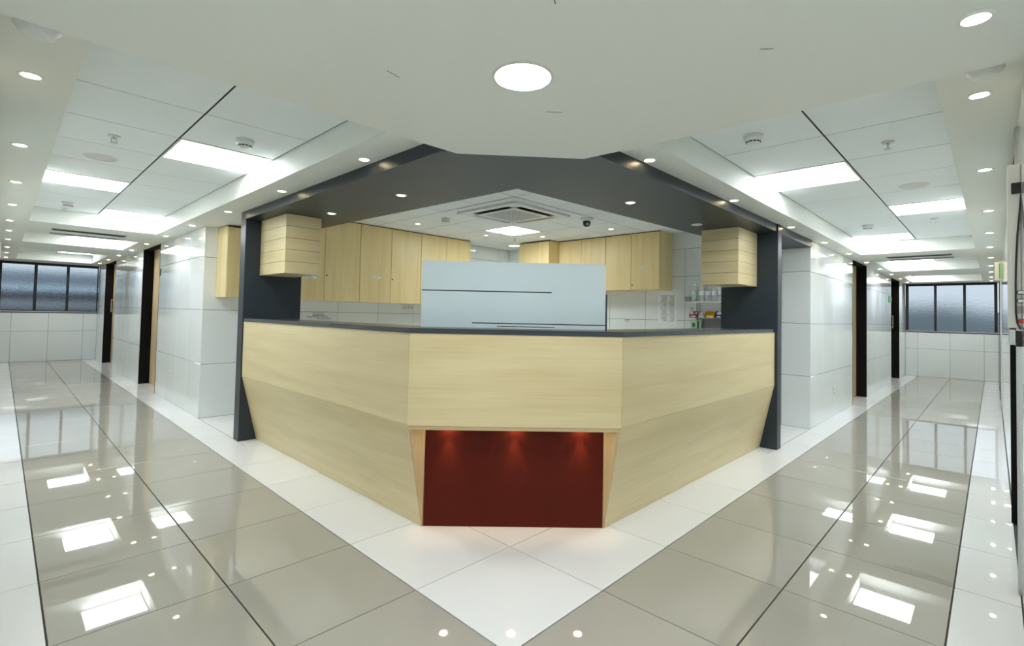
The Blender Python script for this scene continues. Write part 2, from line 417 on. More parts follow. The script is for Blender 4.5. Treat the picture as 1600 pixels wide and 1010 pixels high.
# ------------------------------------------------------------------ windows closing the corridors
def window(side, n, panes, zb, zt, zsill):
    E = ENDS[side]
    a, b = WO[side]+.012, WB-.006
    r = meta(obj('window_%d' % n, cbox(side, a, b, E+.02, E+.09, ZS-.052, ZS-.012), 'black_metal'),
             'black framed three pane window of textured glass at the end of the %s corridor' % SN[side], 'window', kind='structure')
    f0, f1 = E+.02, E+.09
    obj('frame_rail', cbox(side, a, b, f0, f1, zsill+.022, zb), 'black_metal', r)
    edges = [a]+[v for p in panes for v in p]+[b]
    for i in range(0, len(edges), 2):
        obj('mullion', cbox(side, edges[i], edges[i+1], f0-(.012 if 0 < i < 6 else 0), f1, zb, ZS-.052), 'black_metal', r)
    for p0, p1 in panes:
        obj('pane', cbox(side, p0, p1, E+.05, E+.056, zb, ZS-.052), 'frost', r)
    obj('window_sill', cbox(side, a-.01, b, E-.012, E+.09, zsill, zsill+.02, .003), 'steel', r)
    obj('sill_gasket', cbox(side, a-.01, b, E-.004, E+.05, zsill-.02, zsill-.001), 'black_metal', r)
    return r
window('L', 1, [(-1.911, -1.424), (-1.375, -.902), (-.857, -.372)], 1.108, 2.13, 1.07)
window('R', 2, [(-1.874, -1.42), (-1.374, -.92), (-.875, -.41)], 1.055, 2.09, 1.034)
# what shows, blurred, through the glass
b = empty('building', (-2, 19, -6), 'grey building with pale blue ledge seen through the left window', 'building')
obj('wall', box(-9, 9, 0, 4, 0, 7.66), 'facade_dark', b); obj('ledge', box(-9, 9, -.4, .3, 7.66, 7.80), 'facade_light', b)
obj('wall', box(-9, 9, .3, 4, 7.80, 8.22), 'facade', b); obj('roof', box(-9, 9, 1.0, 4, 8.22, 8.34), 'facade_light', b); obj('parapet', box(-9, 9, -.2, 0, 7.15, 7.36), 'facade', b)
bm = bmesh.new(); random.seed(3)
N = 26; prev = None
for i in range(N+1):
    y = -30+60*i/N; h = 2.25+.28*math.sin(i*.9)+.16*math.sin(i*2.3+1)
    cur = [bm.verts.new(v) for v in ((0, y, -9), (0, y, h*.55-2), (6, y, h), (12, y, -9))]
    if prev:
        for k in range(3): bm.faces.new((prev[k], prev[k+1], cur[k+1], cur[k]))
    prev = cur
meta(obj('hill', bm, 'hill', None, (34, -2, 0)), 'hazy blue grey hillside seen through the right window', 'hill', kind='structure')

# ------------------------------------------------------------------ doors
def door(side, n, inner, a, b, lab):
    base = WB if inner else WO[side]; sg = 1 if inner else -1; dp = DEEP if inner else .04
    r = meta(obj('door_%d' % n, cbox(side, base+sg*(dp-.005), base+sg*(dp+.035), a+.03, b-.03, .006, ZS-.003), 'woodd' if inner else 'white_panel'), lab, 'door', kind='structure')
    back = base+sg*(DEEP+.045 if inner else .1)
    for s0, s1 in ((a, a+.028), (b-.028, b)):
        obj('door_jamb', cbox(side, base if inner else base+.010, back, s0+.001, s1-.001, 0, ZS-.001), 'black', r)
    if not inner:
        obj('corner_guard', cbox(side, base-.004, base+.010, a-.012, a+.004, 0, ZS-.002), 'steel', r)
        obj('door_header', cbox(side, base, base-.03, a+.03, b-.03, ZS-.05, ZS-.003), 'black', r)
    if inner and n % 2 == 0:
        bm = bmesh.new(); q = base+dp-.005
        for z in (1.12, 1.36):
            bmx = cbox(side, q-.03, q, b-.13, b-.115, z, z+.015); me = bpy.data.meshes.new('x'); bmx.to_mesh(me); bmx.free(); bm.from_mesh(me)
        bmx = cbox(side, q-.045, q-.03, b-.132, b-.113, 1.10, 1.385); me = bpy.data.meshes.new('x'); bmx.to_mesh(me); bmx.free(); bm.from_mesh(me)
        obj('pull_handle', bm, 'steel', r)
    return r
door('L', 1, True, *DOOR_IN['L'][0], 'recessed maple door with black reveal, nearer one in the left corridor')
door('L', 2, True, *DOOR_IN['L'][1], 'recessed maple door with black reveal, nearest the left window')
door('R', 3, True, *DOOR_IN['R'][0], 'recessed maple door with black reveal, nearer one in the right corridor')
door('R', 4, True, *DOOR_IN['R'][1], 'recessed maple door with black reveal, nearest the right window')
d5 = door('R', 5, False, *DOOR_OUT['R'][0], 'pale door in black frame on the outer wall at the right edge')
door('R', 6, False, *DOOR_OUT['R'][1], 'pale door in thin black frame farther along the right outer wall')
door('L', 7, False, *DOOR_OUT['L'][0], 'pale door in black frame on the left outer wall beside the lobby')
door('L', 8, False, *DOOR_OUT['L'][1], 'pale door in thin black frame farther along the left outer wall')
bm = bmesh.new()
for z in (1.105, 1.145): bx(bm, 2.30, 2.315, WO['R']-.045, WO['R']+.03, z, z+.014)
bx(bm, 2.30, 2.40, WO['R']+.0305, WO['R']+.042, 1.145, 1.158); bx(bm, 2.29, 2.33, WO['R']-.0352, WO['R']-.031, 1.07, 1.19)
obj('lever_handle', bm, 'steel', d5)

# ------------------------------------------------------------------ reception counter
A, B = (-.335, .487), (.512, -.347)          # corners of the upper front panel
a0, b0 = (-.192, .532), (.552, -.216)        # corners of the slanted base
yl, xr = 3.197, 3.187
cn = empty('reception_counter', (.1, .1, 0), 'chamfered maple reception counter with slanted base, dark worktop and oxblood kick panel', 'counter')
def cp(name, bm, m):
    bmesh.ops.translate(bm, verts=bm.verts, vec=(-.1, -.1, 0)); return obj(name, bm, m, cn)
KZ, TZ = .607, 1.110
cp('front_panel', prismz([A, (A[0]+.02, A[1]+.008), (A[0]+.02, yl), (A[0], yl)], KZ, TZ), 'woodh')
cp('front_panel', prismz([(A[0]+.001, A[1]-.001), (B[0]-.001, B[1]+.001), (B[0]+.012, B[1]+.02), (A[0]+.02, A[1]+.012)], .600, TZ), 'woodh')
cp('front_panel', prismz([B, (xr, B[1]), (xr, B[1]+.02), (B[0]+.008, B[1]+.02)], KZ, TZ), 'woodh')
cp('slanted_panel', slab([(A[0], A[1], KZ-.0015), (A[0], yl, KZ-.0015), (a0[0], yl, .0005), (a0[0], a0[1], .0005)], (.02, 0, .004)), 'woodh')
cp('slanted_panel', slab([(B[0], B[1], KZ-.0015), (xr, B[1], KZ-.0015), (xr, b0[1], .0005), (b0[0], b0[1], .0005)], (0, .02, .004)), 'woodh')
n = Vector((1, 1, 0)).normalized()
d = Vector((B[0]-A[0], B[1]-A[1], 0)).normalized()
A3, B3 = Vector((*A, 0)), Vector((*B, 0)); a3, b3 = Vector((*a0, 0)), Vector((*b0, 0))
def V(p, z): return (p[0], p[1], z)
# lip, soffit, cheeks, red panel of the front recess
lipA, lipB = A3+n*.004, B3+n*.004
cp('edge_lip', slab([V(lipA, .578), V(lipB, .578), V(lipB, .5985), V(lipA, .5985)], n*.018), 'wood_edge')
cp('recess_soffit', prismz([tuple((lipA+n*.019)[:2]), tuple((lipB+n*.019)[:2]), tuple((b3+n*.0)[:2]), tuple((a3)[:2])], .580, .592), 'woodh')
rt = a3+d*.012; rb = b3-d*.010
cp('kick_panel', slab([V(rt, .001), V(rb, .001), V(rb, .579), V(rt, .579)], n*.015), 'red')
for p, q, s in ((A3, a3, 1), (B3, b3, -1)):
    e = p+d*s*.022+n*.006; f = q+d*s*.004+n*.0; g = q+d*s*.011
    cp('recess_cheek', slab([V(e, .577), V(f, .001), V(g, .001), V(q+d*s*.0115, .577)], -d*s*.006), 'woodd')
    cp('cheek_edge', slab([V(p+d*s*.003+n*.003, .599), V(p+d*s*.022+n*.004, .577), V(f, .001), V(q, .001)], n*.006), 'wood_edge')
wt = [(-.340, yl), (-.340, .484), (.510, -.352), (xr, -.352), (xr, .0), (.613, .0), (-.005, .613), (-.005, yl)]
cp('worktop', prismz(wt, TZ+.001, TZ+.029), 'worktop')
cp('back_panel', box(-.03, -.012, .62, yl, 0, TZ), 'white_plastic'); cp('back_panel', box(.62, xr, -.03, -.012, 0, TZ), 'white_plastic')
cp('back_panel', prismz([(-.03, .61), (.61, -.03), (.62, -.02), (-.02, .62)], 0, TZ), 'white_plastic')
# three warm spots in the recess soffit
for k in range(3):
    c = a3+(b3-a3)*(.14+.36*k)-n*.036
    o = cp('recess_spotlight', lat([(0, 0), (.016, 0), (.02, .003), (.022, .003), (.022, -.003), (.018, -.003), (.016, -.001), (0, -.001)], 16), 'lamp')
    o.location = (c.x-.1+.1, c.y-.1+.1, .577); o.data.transform(Matrix.Translation((.1-.1, .1-.1, 0)))
    L = bpy.data.lights.new('recess_spot', 'SPOT'); L.energy = 1.6; L.color = (1, .70, .42); L.spot_size = 1.0; L.spot_blend = .9; L.shadow_soft_size = .012
    lo = bpy.data.objects.new('recess_spot', L); C.objects.link(lo); lo.location = (c.x, c.y, .566)
    lo.rotation_euler = (0, 0, 0)
# white screen standing on the counter front
P0, P1 = Vector((-.149, .648, 0)), Vector((.643, -.140, 0)); zb, zt = TZ+.0305, 1.542
sp = empty('privacy_screen', ((P0+P1)/2+Vector((0, 0, zb))), 'plain white upright screen with thin black grooves standing on the counter front', 'screen')
ctr = (P0+P1)/2; dd = (P1-P0).normalized(); Ln = (P1-P0).length
def sbox(u0, u1, n0, n1, z0, z1):
    q = [P0+dd*u0*Ln-ctr, P0+dd*u1*Ln-ctr]
    return slab([(q[0]+n*n0) + Vector((0, 0, z0-zb)), (q[1]+n*n0)+Vector((0, 0, z0-zb)), (q[1]+n*n0)+Vector((0, 0, z1-zb)), (q[0]+n*n0)+Vector((0, 0, z1-zb))], n*(n1-n0))
zg = [1.362, 1.169, 1.147]
obj('board', sbox(0, 1, .004, .028, zb, zt), 'white_panel', sp)
# face built of strips so that the grooves are real recesses
gr = [(1.359, 1.366, 0, .705), (1.1665, 1.1725, .275, 1), (1.149, 1.1535, .41, .725)]
def face(u0, u1, z0, z1): obj('face_strip', sbox(u0, u1, 0, .0035, z0, z1), 'white_panel', sp)
face(0, 1, gr[0][1], zt); face(gr[0][3], 1, gr[0][0], gr[0][1]); face(0, 1, gr[1][1], gr[0][0]); face(0, gr[1][2], gr[1][0], gr[1][1])
face(0, 1, gr[2][1], gr[1][0]); face(0, gr[2][2], gr[2][0], gr[2][1]); face(gr[2][3], 1, gr[2][0], gr[2][1]); face(0, 1, zb, gr[2][0])
for z0, z1, u0, u1 in gr: obj('groove', sbox(u0, u1, .0025, .0036, z0, z1), 'black_plastic', sp)
obj('support_post', sbox(.985, 1.016, .03, .075, zb, 1.36), 'grey_edge', sp)

# ------------------------------------------------------------------ slatted maple boxes on the partitions
def slat_box(x0, x1, y0, y1, lab, hx, hy):
    e = empty('slatted_wall_box', ((x0+x1)/2, (y0+y1)/2, 1.548), lab, 'wall box', None)
    cx, cy = e.location.x, e.location.y; z0, z1 = 1.548, ZH-.003; H = (z1-z0)/5
    i = .006
    obj('core', box(x0-cx+i, x1-cx-i, y0-cy+i, y1-cy-i, .008, z1-z0-.001), 'black_plastic', e)
    for k in range(5):
        obj('board', box(x0-cx, x1-cx, y0-cy, y1-cy, k*H+(.0015 if k else 0), (k+1)*H-(.0015 if k < 4 else 0)), 'woodh', e)
    return e
slat_box(-.212, .100, 2.6, 3.199, 'maple box of five boards on the left grey partition under the header', 0, 1)
slat_box(2.70, 3.189, -.182, .163, 'maple box of five boards on the right grey partition under the header', 1, 0)

# ------------------------------------------------------------------ wall cabinets
def lines(bm, x0, x1, z0, z1, n, axis, pos, th, seed, frac=(.5, 1)):
    r = random.Random(seed); h = (z1-z0)/n
    for i in range(n):
        a = x0; e = x0+(x1-x0)*r.uniform(*frac)
        while a < e:
            b = min(e, a+r.uniform(.008, .022)); zc = z1-(i+.5)*h
            bx(bm, *((a, b, pos-th, pos, zc-h*.2, zc+h*.2) if axis == 'y' else (pos-th, pos, a, b, zc-h*.2, zc+h*.2)))
            a = b+.004
    return bm
def cab(side, lab, s0, s1, joints, f, back, z0, z1, labels=(), locks=(), gap=.005):
    """wall cabinet: s along the wall, f the door face, back the wall face"""
    o = (((s0+s1)/2, f+.1, z0) if side == 'L' else (f+.1, (s0+s1)/2, z0))
    e = empty('wall_cabinet', o, lab, 'cabinet', 'maple wall cabinets of the nurse station')
    def B(s0_, s1_, f0, f1, za, zb_, bev=0):
        bm = box(s0_, s1_, f0, f1, za, zb_, bev) if side == 'L' else box(f0, f1, s0_, s1_, za, zb_, bev)
        bmesh.ops.translate(bm, verts=bm.verts, vec=(-o[0], -o[1], -o[2])); return bm
    obj('carcass', B(s0, s1, f+.019, back-.001, z0, z1), 'woodv', e)
    obj('top_gap', B(s0+.001, s1-.001, f+.012, f+.0188, z1-.012, z1-.001), 'black_plastic', e)
    obj('door_gap', B(s0+.004, s1-.004, f+.0165, f+.0188, z0+.004, z1-.013), 'black_plastic', e)
    js = [s0]+list(joints)+[s1]
    for a, b in zip(js, js[1:]):
        dr = obj('door', B(a+gap/2, b-gap/2, f, f+.016, z0+.001, z1-.013, .001), 'woodv', e)
        for (l0, l1, lz0, lz1) in labels:
            if a <= (l0+l1)/2 <= b:
                pl = obj('paper_label', B(l0, l1, f-.0012, f-.0002, lz0, lz1), 'paper', dr)
                bm = bmesh.new(); lines(bm, l0+.01, l1-.012, lz0+.004, lz1-.004, 1 if lz1-lz0 < .03 else 2, 'y' if side == 'L' else 'x', f-.0012, .0006, int(l0*100), (.6, .9))
                bmesh.ops.translate(bm, verts=bm.verts, vec=(-o[0], -o[1], -o[2])); obj('label_print', bm, 'ink', dr)['kind'] = 'stuff'
        for (ks, kz) in locks:
            if a <= ks <= b:
                bm = lat([(0, 0), (.011, 0), (.011, .004), (.008, .007), (0, .007)], 16)
                bmesh.ops.rotate(bm, verts=bm.verts, cent=(0, 0, 0), matrix=Matrix.Rotation(PI/2, 3, 'X') if side == 'L' else Matrix.Rotation(-PI/2, 3, 'Y'))
                p = (ks, f, kz) if side == 'L' else (f, ks, kz)
                bmesh.ops.translate(bm, verts=bm.verts, vec=(p[0]-o[0], p[1]-o[1], p[2]-o[2])); obj('lock', bm, 'brass', dr, smooth=False)
    return e
FL, FR = 4.165, 4.1
cab('L', 'end maple wall cabinet overhanging the passage left of the grey partition', -.226, .318, (), FL, YB, 1.352, ZS-.012)
cab('L', 'maple wall cabinet with white label below the left slatted box', .390, 1.336, (.863,), FL, YB, 1.352, ZI-.001, [(.599, .761, 1.612, 1.650)], [(.893, 1.668)])
cab('L', 'maple wall cabinet with small central label, left of the white screen', 1.338, 2.292, (1.802,), FL, YB, 1.352, ZI-.001, [(1.516, 1.645, 1.674, 1.700)], [(1.826, 1.678)])
cab('L', 'maple wall cabinet at the far end of the long row behind the white screen', 2.294, 3.225, (2.757,), FL, YB, 1.352, ZI-.001)
cab('R', 'maple wall cabinet with faint label nearest the paper notice', 1.345, 2.192, (1.773,), FR, XB, 1.605, ZI-.001, [(1.511, 1.640, 1.894, 1.918)], [(1.752, 1.668)])
cab('R', 'maple wall cabinet of two doors above the white screen, right row', 2.194, 3.066, (2.635,), FR, XB, 1.605, ZI-.001)
cab('R', 'deeper maple wall cabinet projecting at the far end of the right row', 3.068, 3.705, (), 3.865, XB, 1.605, ZI-.012)

# ------------------------------------------------------------------ notices, plates, switches
n_ = empty('paper_notice', (XB-.001, 1.41, 1.14), 'laminated paper notice with green, lime and brown rules on the tiled wall', 'notice')
def nb(name, y0, y1, z0, z1, m, d0=.0016, d1=.0008): obj(name, box(XB-d0-n_.location.x, XB-d1-n_.location.x, y0-1.41, y1-1.41, z0-1.14, z1-1.14), m, n_)
nb('sheet', 1.268, 1.552, 1.14, 1.54, 'paper')
nb('rule_line', 1.290, 1.522, 1.532, 1.537, 'rule_green', .0022, .0017); nb('rule_line', 1.290, 1.522, 1.437, 1.443, 'rule_lime', .0022, .0017)
nb('rule_line', 1.290, 1.522, 1.357, 1.360, 'rule_grey', .0022, .0017); nb('rule_line', 1.290, 1.522, 1.262, 1.267, 'rule_brown', .0022, .0017)
bm = bmesh.new()
for k, (z0, z1) in enumerate(((1.45, 1.526), (1.368, 1.432), (1.275, 1.35), (1.175, 1.255))):
    lines(bm, 1.42, 1.512, z0, z1, 6, 'x', 0, .0005, k); lines(bm, 1.305, 1.39, z0, z1, 6, 'x', 0, .0005, k+9)
bmesh.ops.translate(bm, verts=bm.verts, vec=(-.0017, -1.41, -1.14)); obj('printed_text', bm, 'ink', n_)['kind'] = 'stuff'
n2 = empty('wall_sticker', (.97, YB-.001, 1.105), 'clear sticker with printed lines on the tile below the long cabinets', 'sticker')
obj('film', box(-.23, .235, -.001, -.0002, 0, .098), 'wall_tile', n2)
bm = bmesh.new(); lines(bm, -.08, .10, .045, .094, 3, 'y', 0, .0006, 5, (.6, 1)); lines(bm, -.15, .15, .026, .046, 1, 'y', 0, .0006, 8, (.95, 1)); lines(bm, -.03, .17, .004, .02, 1, 'y', 0, .0006, 6, (.9, 1))
bmesh.ops.translate(bm, verts=bm.verts, vec=(0, -.0011, 0)); obj('printed_text', bm, 'inkd', n2)['kind'] = 'stuff'
n3 = empty('small_sticker', (XB-.001, 2.04, 1.155), 'tiny dark printed sticker on the tile right of the white screen', 'sticker')
bm = bmesh.new(); bx(bm, -.001, 0, -.045, .04, .028, .034); bx(bm, -.001, 0, -.03, .045, .008, .013); obj('printed_text', bm, 'inkd', n3)['kind'] = 'stuff'
def plate(name, loc, rz, w_, h_, lab, cat, slots):
    e = empty(name, loc, lab, cat, None, None, rz)
    obj('plate', box(-w_/2, w_/2, -.010, -.001, -h_/2, h_/2, .002), 'white_plastic', e)
    bm = bmesh.new()
    for (x, z, ww, hh) in slots: bx(bm, x-ww/2, x+ww/2, -.0125, -.010, z-hh/2, z+hh/2)
    obj('rocker' if cat == 'switch' else 'socket', bm, 'pale', e)
plate('wall_socket', (WB, 5.84, .347), -PI/2, .075, .12, 'white wall socket low on the left block wall', 'socket', [(0, .026, .045, .04), (0, -.026, .045, .04)])
plate('wall_socket', (5.59, WB, .325), 0, .075, .12, 'white wall socket low on the right block wall', 'socket', [(0, .026, .045, .04), (0, -.026, .045, .04)])
plate('switch_plate', (2.34, YB, 1.30), 0, .22, .075, 'white switch plate under the long cabinets beside the white screen', 'switch', [(-.06, 0, .04, .05), (0, 0, .04, .05), (.06, 0, .04, .05)])
e = empty('safety_sign', (10.46, WB, 1.69), 'small green safety sign between the two doors of the right corridor', 'sign')
obj('plate', box(-.19, .19, -.006, -.001, -.06, .06), 'green_sign', e)
bm = bmesh.new(); bx(bm, -.14, -.08, -.0075, -.006, -.035, .035); bx(bm, -.05, .14, -.0075, -.006, -.008, .008); bx(bm, .06, .10, -.0075, -.006, -.03, .03); obj('pictogram', bm, 'paper', e)
e = empty('door_plate', (WB, 6.715, 1.725), 'small black plate beside the nearer left corridor door', 'sign')
obj('plate', box(-.008, -.001, -.028, .028, -.05, .05, .001), 'black_plastic', e)
for side, s, lab in (('R', 7.5, 'green and white flag sign projecting from the right outer wall'), ('L', 8.0, 'white flag sign projecting from the left outer wall')):
    x, y = P2(side, WO[side], s); e = empty('flag_sign', (x, y, 1.83), lab, 'sign')
    w0 = .065 if side == 'R' else .045
    obj('housing', cbox(side, .001, w0, -.02, .02, 0, .25, .002), 'white_plastic', e)
    obj('sign_face', cbox(side, .010, .022, -.023, -.02, .02, .23), 'green_sign' if side == 'R' else 'grey_plastic', e)
    obj('bracket', cbox(side, .001, .03, -.012, .012, .25, .275), 'steel', e)

# call station at the right edge, mounted on the outer door frame
e = empty('wall_call_station', (1.0, WO['R'], 1.135), 'white wall device with black curved trim, two white buttons and one red, right edge', 'wall device')
Yp = lambda x: .0415-(x-1579)/467
def db(name, xa, xb, z0, z1, m, dx=0, bev=.001): return obj(name, box(-.0005-dx, .04, max(.0006, Yp(xb)), Yp(xa), z0, z1, bev), m, e)
db('housing', 1579, 1600, .075, .76, 'white_plastic', 0, .003)
db('top_cap', 1585, 1600, .636, .682, 'black_plastic', .006)
db('bottom_block', 1590, 1600, .0, .066, 'black_plastic', .006)
db('side_clip', 1580, 1589.5, .015, .070, 'steel', .002)
bm = bmesh.new(); pts = [(1599, .634), (1596, .55), (1593, .46), (1591, .36), (1590, .26), (1590, .14), (1592, .095), (1597, .07)]
for (xa, z0), (xb, z1) in zip(pts, pts[1:]):
    q = [(Yp(xa)+.003, z0), (Yp(xa)-.003, z0), (Yp(xb)-.003, z1), (Yp(xb)+.003, z1)]
    a = [bm.verts.new((-.007, y, z)) for y, z in q]; b = [bm.verts.new((-.001, y, z)) for y, z in q]
    bm.faces.new(a); bm.faces.new(b[::-1])
    for k in range(4): bm.faces.new((a[k], a[(k+1) % 4], b[(k+1) % 4], b[k]))
obj('black_trim', bm, 'black_plastic', e)
for z, nm_, m_, r_ in ((.224, 'button', 'paper', .0075), (.189, 'button', 'paper', .0075), (.106, 'red_button', 'redbtn', .009)):
    bm = lat([(0, .005), (r_*.8, .005), (r_, .003), (r_, 0), (0, 0)], 14); bmesh.ops.rotate(bm, verts=bm.verts, cent=(0, 0, 0), matrix=Matrix.Rotation(-PI/2, 3, 'Y'))
    bmesh.ops.translate(bm, verts=bm.verts, vec=(-.001, Yp(1596), z)); obj(nm_, bm, m_, e)
    if nm_ == 'button':
        bm = lat([(r_, 0), (r_*1.35, 0), (r_*1.35, .003), (r_, .003)], 14, True); bmesh.ops.rotate(bm, verts=bm.verts, cent=(0, 0, 0), matrix=Matrix.Rotation(-PI/2, 3, 'Y'))
        bmesh.ops.translate(bm, verts=bm.verts, vec=(-.001, Yp(1596), z)); obj('button_ring', bm, 'black_plastic', e)
db('display', 1592, 1599.5, .138, .168, 'grey_plastic', .003)

# ------------------------------------------------------------------ ceiling fittings
ring = lambda r, ri: [(ri, 0), (ri, -.002), (ri+.004, -.005), (r-.004, -.004), (r, -.001), (r, 0)]
SPL = bpy.data.lights.new('warm_spot', 'SPOT'); SPL.energy = SPOT; SPL.color = (1, .76, .48); SPL.spot_size = 1.15; SPL.spot_blend = .8; SPL.shadow_soft_size = .025
def make_downlight(name, loc, lab, r=.052, grp=None, m='lamp'):
    e = empty(name, loc, lab, 'downlight', grp)
    obj('trim_ring', lat(ring(r, r*.66), 28, True), 'white_plastic', e, smooth=False)
    o = obj('lamp', lat([(0, -.0075), (r*.3, -.007), (r*.5, -.0045), (r*.65, -.001), (r*.65, 0), (0, 0)], 24), m, e, smooth=True)
    return e
proto = None
def downlight(x, y, z, lab, grp, on=True):
    global proto
    if proto is None:
        proto = make_downlight('downlight', (x, y, z), lab, .042, grp)
        lo = bpy.data.objects.new('warm_spot', SPL); C.objects.link(lo); lo.parent = proto; lo.location = (0, 0, -.02); return proto
    return dup(proto, (x, y, z), lab, None, grp)
near = {'L': [(-.418, .894), (-.432, 2.131), (-.448, 3.385), (-.462, 4.6), (-.47, 5.83), (-.47, 7.05), (-.47, 8.25), (-.47, 9.5), (-.47, 10.75), (-.47, 12.0)],
        'R': [(-.403, .683), (-.407, 1.98), (-.416, 3.442), (-.432, 4.713), (-.45, 5.98), (-.45, 7.254), (-.455, 8.5), (-.46, 9.75), (-.46, 11.0), (-.46, 12.2)]}
outer = {'L': [(-1.852, .94), (-1.858, 2.204), (-1.857, 3.454), (-1.859, 4.684), (-1.866, 5.94), (-1.866, 7.0), (-1.866, 8.2), (-1.866, 9.6), (-1.866, 10.85), (-1.866, 12.1)],
         'R': [(-1.816, .775), (-1.821, 2.103), (-1.829, 3.569), (-1.83, 4.906), (-1.831, 6.149), (-1.834, 7.42), (-1.834, 8.7), (-1.834, 9.95), (-1.834, 11.2), (-1.834, 12.3)]}
for side in 'LR':
    for k, (t, s) in enumerate(near[side]):
        x, y = P2(side, t, s); downlight(x, y, ZS, 'small warm downlight, %s from the counter, station side of the %s corridor' % (ORD[k], SN[side]), 'warm downlights on the station side of the %s corridor' % SN[side])
    for k, (t, s) in enumerate(outer[side]):
        x, y = P2(side, t, s); downlight(x, y, ZS, 'small warm downlight, %s from the viewer, outer soffit of the %s corridor' % (ORD[k], SN[side]), 'warm downlights along the outer soffit of the %s corridor' % SN[side])
for x, y, lab in ((.063, 1.234, 'warm downlight in the grey header left of the ceiling corner'), (.047, 2.294, 'warm downlight in the grey header beside the left slatted box'), (1.275, .08, 'warm downlight in the grey header right of the ceiling corner')):
    downlight(x, y, ZH, lab, 'downlights in the grey header')
make_downlight('downlight', (2.392, .072, ZH), 'unlit white downlight cover in the grey header beside the right slatted box', .05, 'downlights in the grey header', 'white_plastic')
downlight(-.093, -1.821, ZSL, 'large warm downlight in the corner slab at the top right', 'corner slab lights')
for x, y, lab in ((3.001, 3.553, 'warm downlight in the station ceiling left of the light panel'), (3.587, 2.958, 'warm downlight in the station ceiling right of the light panel'),
                  (3.652, 1.811, 'warm downlight in the station ceiling above the right cabinets'), (1.833, 3.601, 'warm downlight in the station ceiling above the long cabinets')):
    downlight(x, y, ZI, lab, 'downlights in the station ceiling')
e = empty('round_ceiling_light', (-.665, -.66, ZSL), 'large round white ceiling light in the corner slab above the counter', 'ceiling light')
obj('trim_ring', lat(ring(.108, .095), 40, True), 'ring', e); obj('diffuser', lat([(0, -.004), (.085, -.0035), (.0945, -.001), (.0945, 0), (0, 0)], 40), 'round_light', e)
dup(e, (-2.35, -1.05, ZSL), 'added round fill light, unseen in the lobby, beside the left corridor mouth')  # lobby lights added out of view to brighten the counter front
dup(e, (-1.05, -2.35, ZSL), 'added round fill light, unseen in the lobby, beside the right corridor mouth')  # second added fill light, also unseen behind the viewpoint
e = empty('round_ceiling_light', (4.04, 3.99, ZI), 'small round white ceiling light in the far station corner', 'ceiling light')
obj('trim_ring', lat(ring(.10, .088), 32, True), 'ring', e); obj('diffuser', lat([(0, -.004), (.08, -.0035), (.0875, -.001), (.0875, 0), (0, 0)], 32), 'panel_light', e)
e = empty('ceiling_light_panel', (2.98, 2.98, ZI), 'bright square light panel in the station ceiling beside the air conditioner', 'ceiling light')
w_ = .281; bm = bmesh.new(); f = .012
bx(bm, -w_, w_, -w_, -w_+f, -.004, .002); bx(bm, -w_, w_, w_-f, w_, -.004, .002); bx(bm, -w_, -w_+f, -w_+f, w_-f, -.004, .002); bx(bm, w_-f, w_, -w_+f, w_-f, -.004, .002)
obj('frame', bm, 'white_plastic', e); obj('diffuser', box(-w_+f, w_-f, -w_+f, w_-f, -.001, .002), 'station_light', e)

# air conditioning cassette in the station ceiling
ac = empty('ceiling_cassette', (2.1275, 2.1275, ZI), 'white four way ceiling air conditioner cassette with perforated grille', 'air conditioner')
H_ = .562
bm = bmesh.new()
bx(bm, -H_, H_, -H_, -.46, -.004, .002); bx(bm, -H_, H_, .46, H_, -.004, .002); bx(bm, -H_, -.46, -.46, .46, -.004, .002); bx(bm, .46, H_, -.46, .46, -.004, .002)
obj('filler_tile', bm, 'ctile', ac)
bm = bmesh.new(); q = .46
bx(bm, -q, q, -q, -.385, -.028, 0); bx(bm, -q, q, .385, q, -.028, 0); bx(bm, -q, -.385, -.385, .385, -.028, 0); bx(bm, .385, q, -.385, .385, -.028, 0)
obj('fascia', bm, 'white_plastic', ac)
obj('throat', box(-.384, .384, -.384, .384, -.006, 0), 'black_plastic', ac)
bm = bmesh.new()
for sx_ in (-1, 1):
    for sy_ in (-1, 1): bx(bm, sx_*.384 if sx_ < 0 else .29, -.29 if sx_ < 0 else .384, sy_*.384 if sy_ < 0 else .29, -.29 if sy_ < 0 else .384, -.027, -.006)
obj('corner_piece', bm, 'white_plastic', ac)
for k in range(4):
    bm = slab([(-.285, -.345, -.010), (.285, -.345, -.010), (.285, -.328, -.012), (-.285, -.328, -.012)], (0, 0, .003)) if k in (0, 3) else slab([(-.285, -.382, -.014), (.285, -.382, -.014), (.285, -.315, -.026), (-.285, -.315, -.026)], (0, 0, .003))
    bmesh.ops.rotate(bm, verts=bm.verts, cent=(0, 0, 0), matrix=Matrix.Rotation(k*PI/2, 3, 'Z')); obj('louvre', bm, 'grey_plastic', ac)
bm = bmesh.new(); a_, b_ = .305, .245
bx(bm, -a_, a_, -a_, -b_, -.033, -.027); bx(bm, -a_, a_, b_, a_, -.033, -.027); bx(bm, -a_, -b_, -b_, b_, -.033, -.027); bx(bm, b_, a_, -b_, b_, -.033, -.027)
obj('grille_frame', bm, 'white_plastic', ac)
bm = bmesh.new(); NN = 22
for i in range(NN+1):
    p = -.243+.486*i/NN; bx(bm, p-.0035, p+.0035, -.2435, .2435, -.0325, -.0312); bx(bm, -.2435, .2435, p-.0035, p+.0035, -.0324, -.0313)
g = obj('grille', bm, 'white_plastic', ac); g['kind'] = 'stuff'
obj('grille_back', box(-.244, .244, -.244, .244, -.0265, -.0065), 'black_plastic', ac)

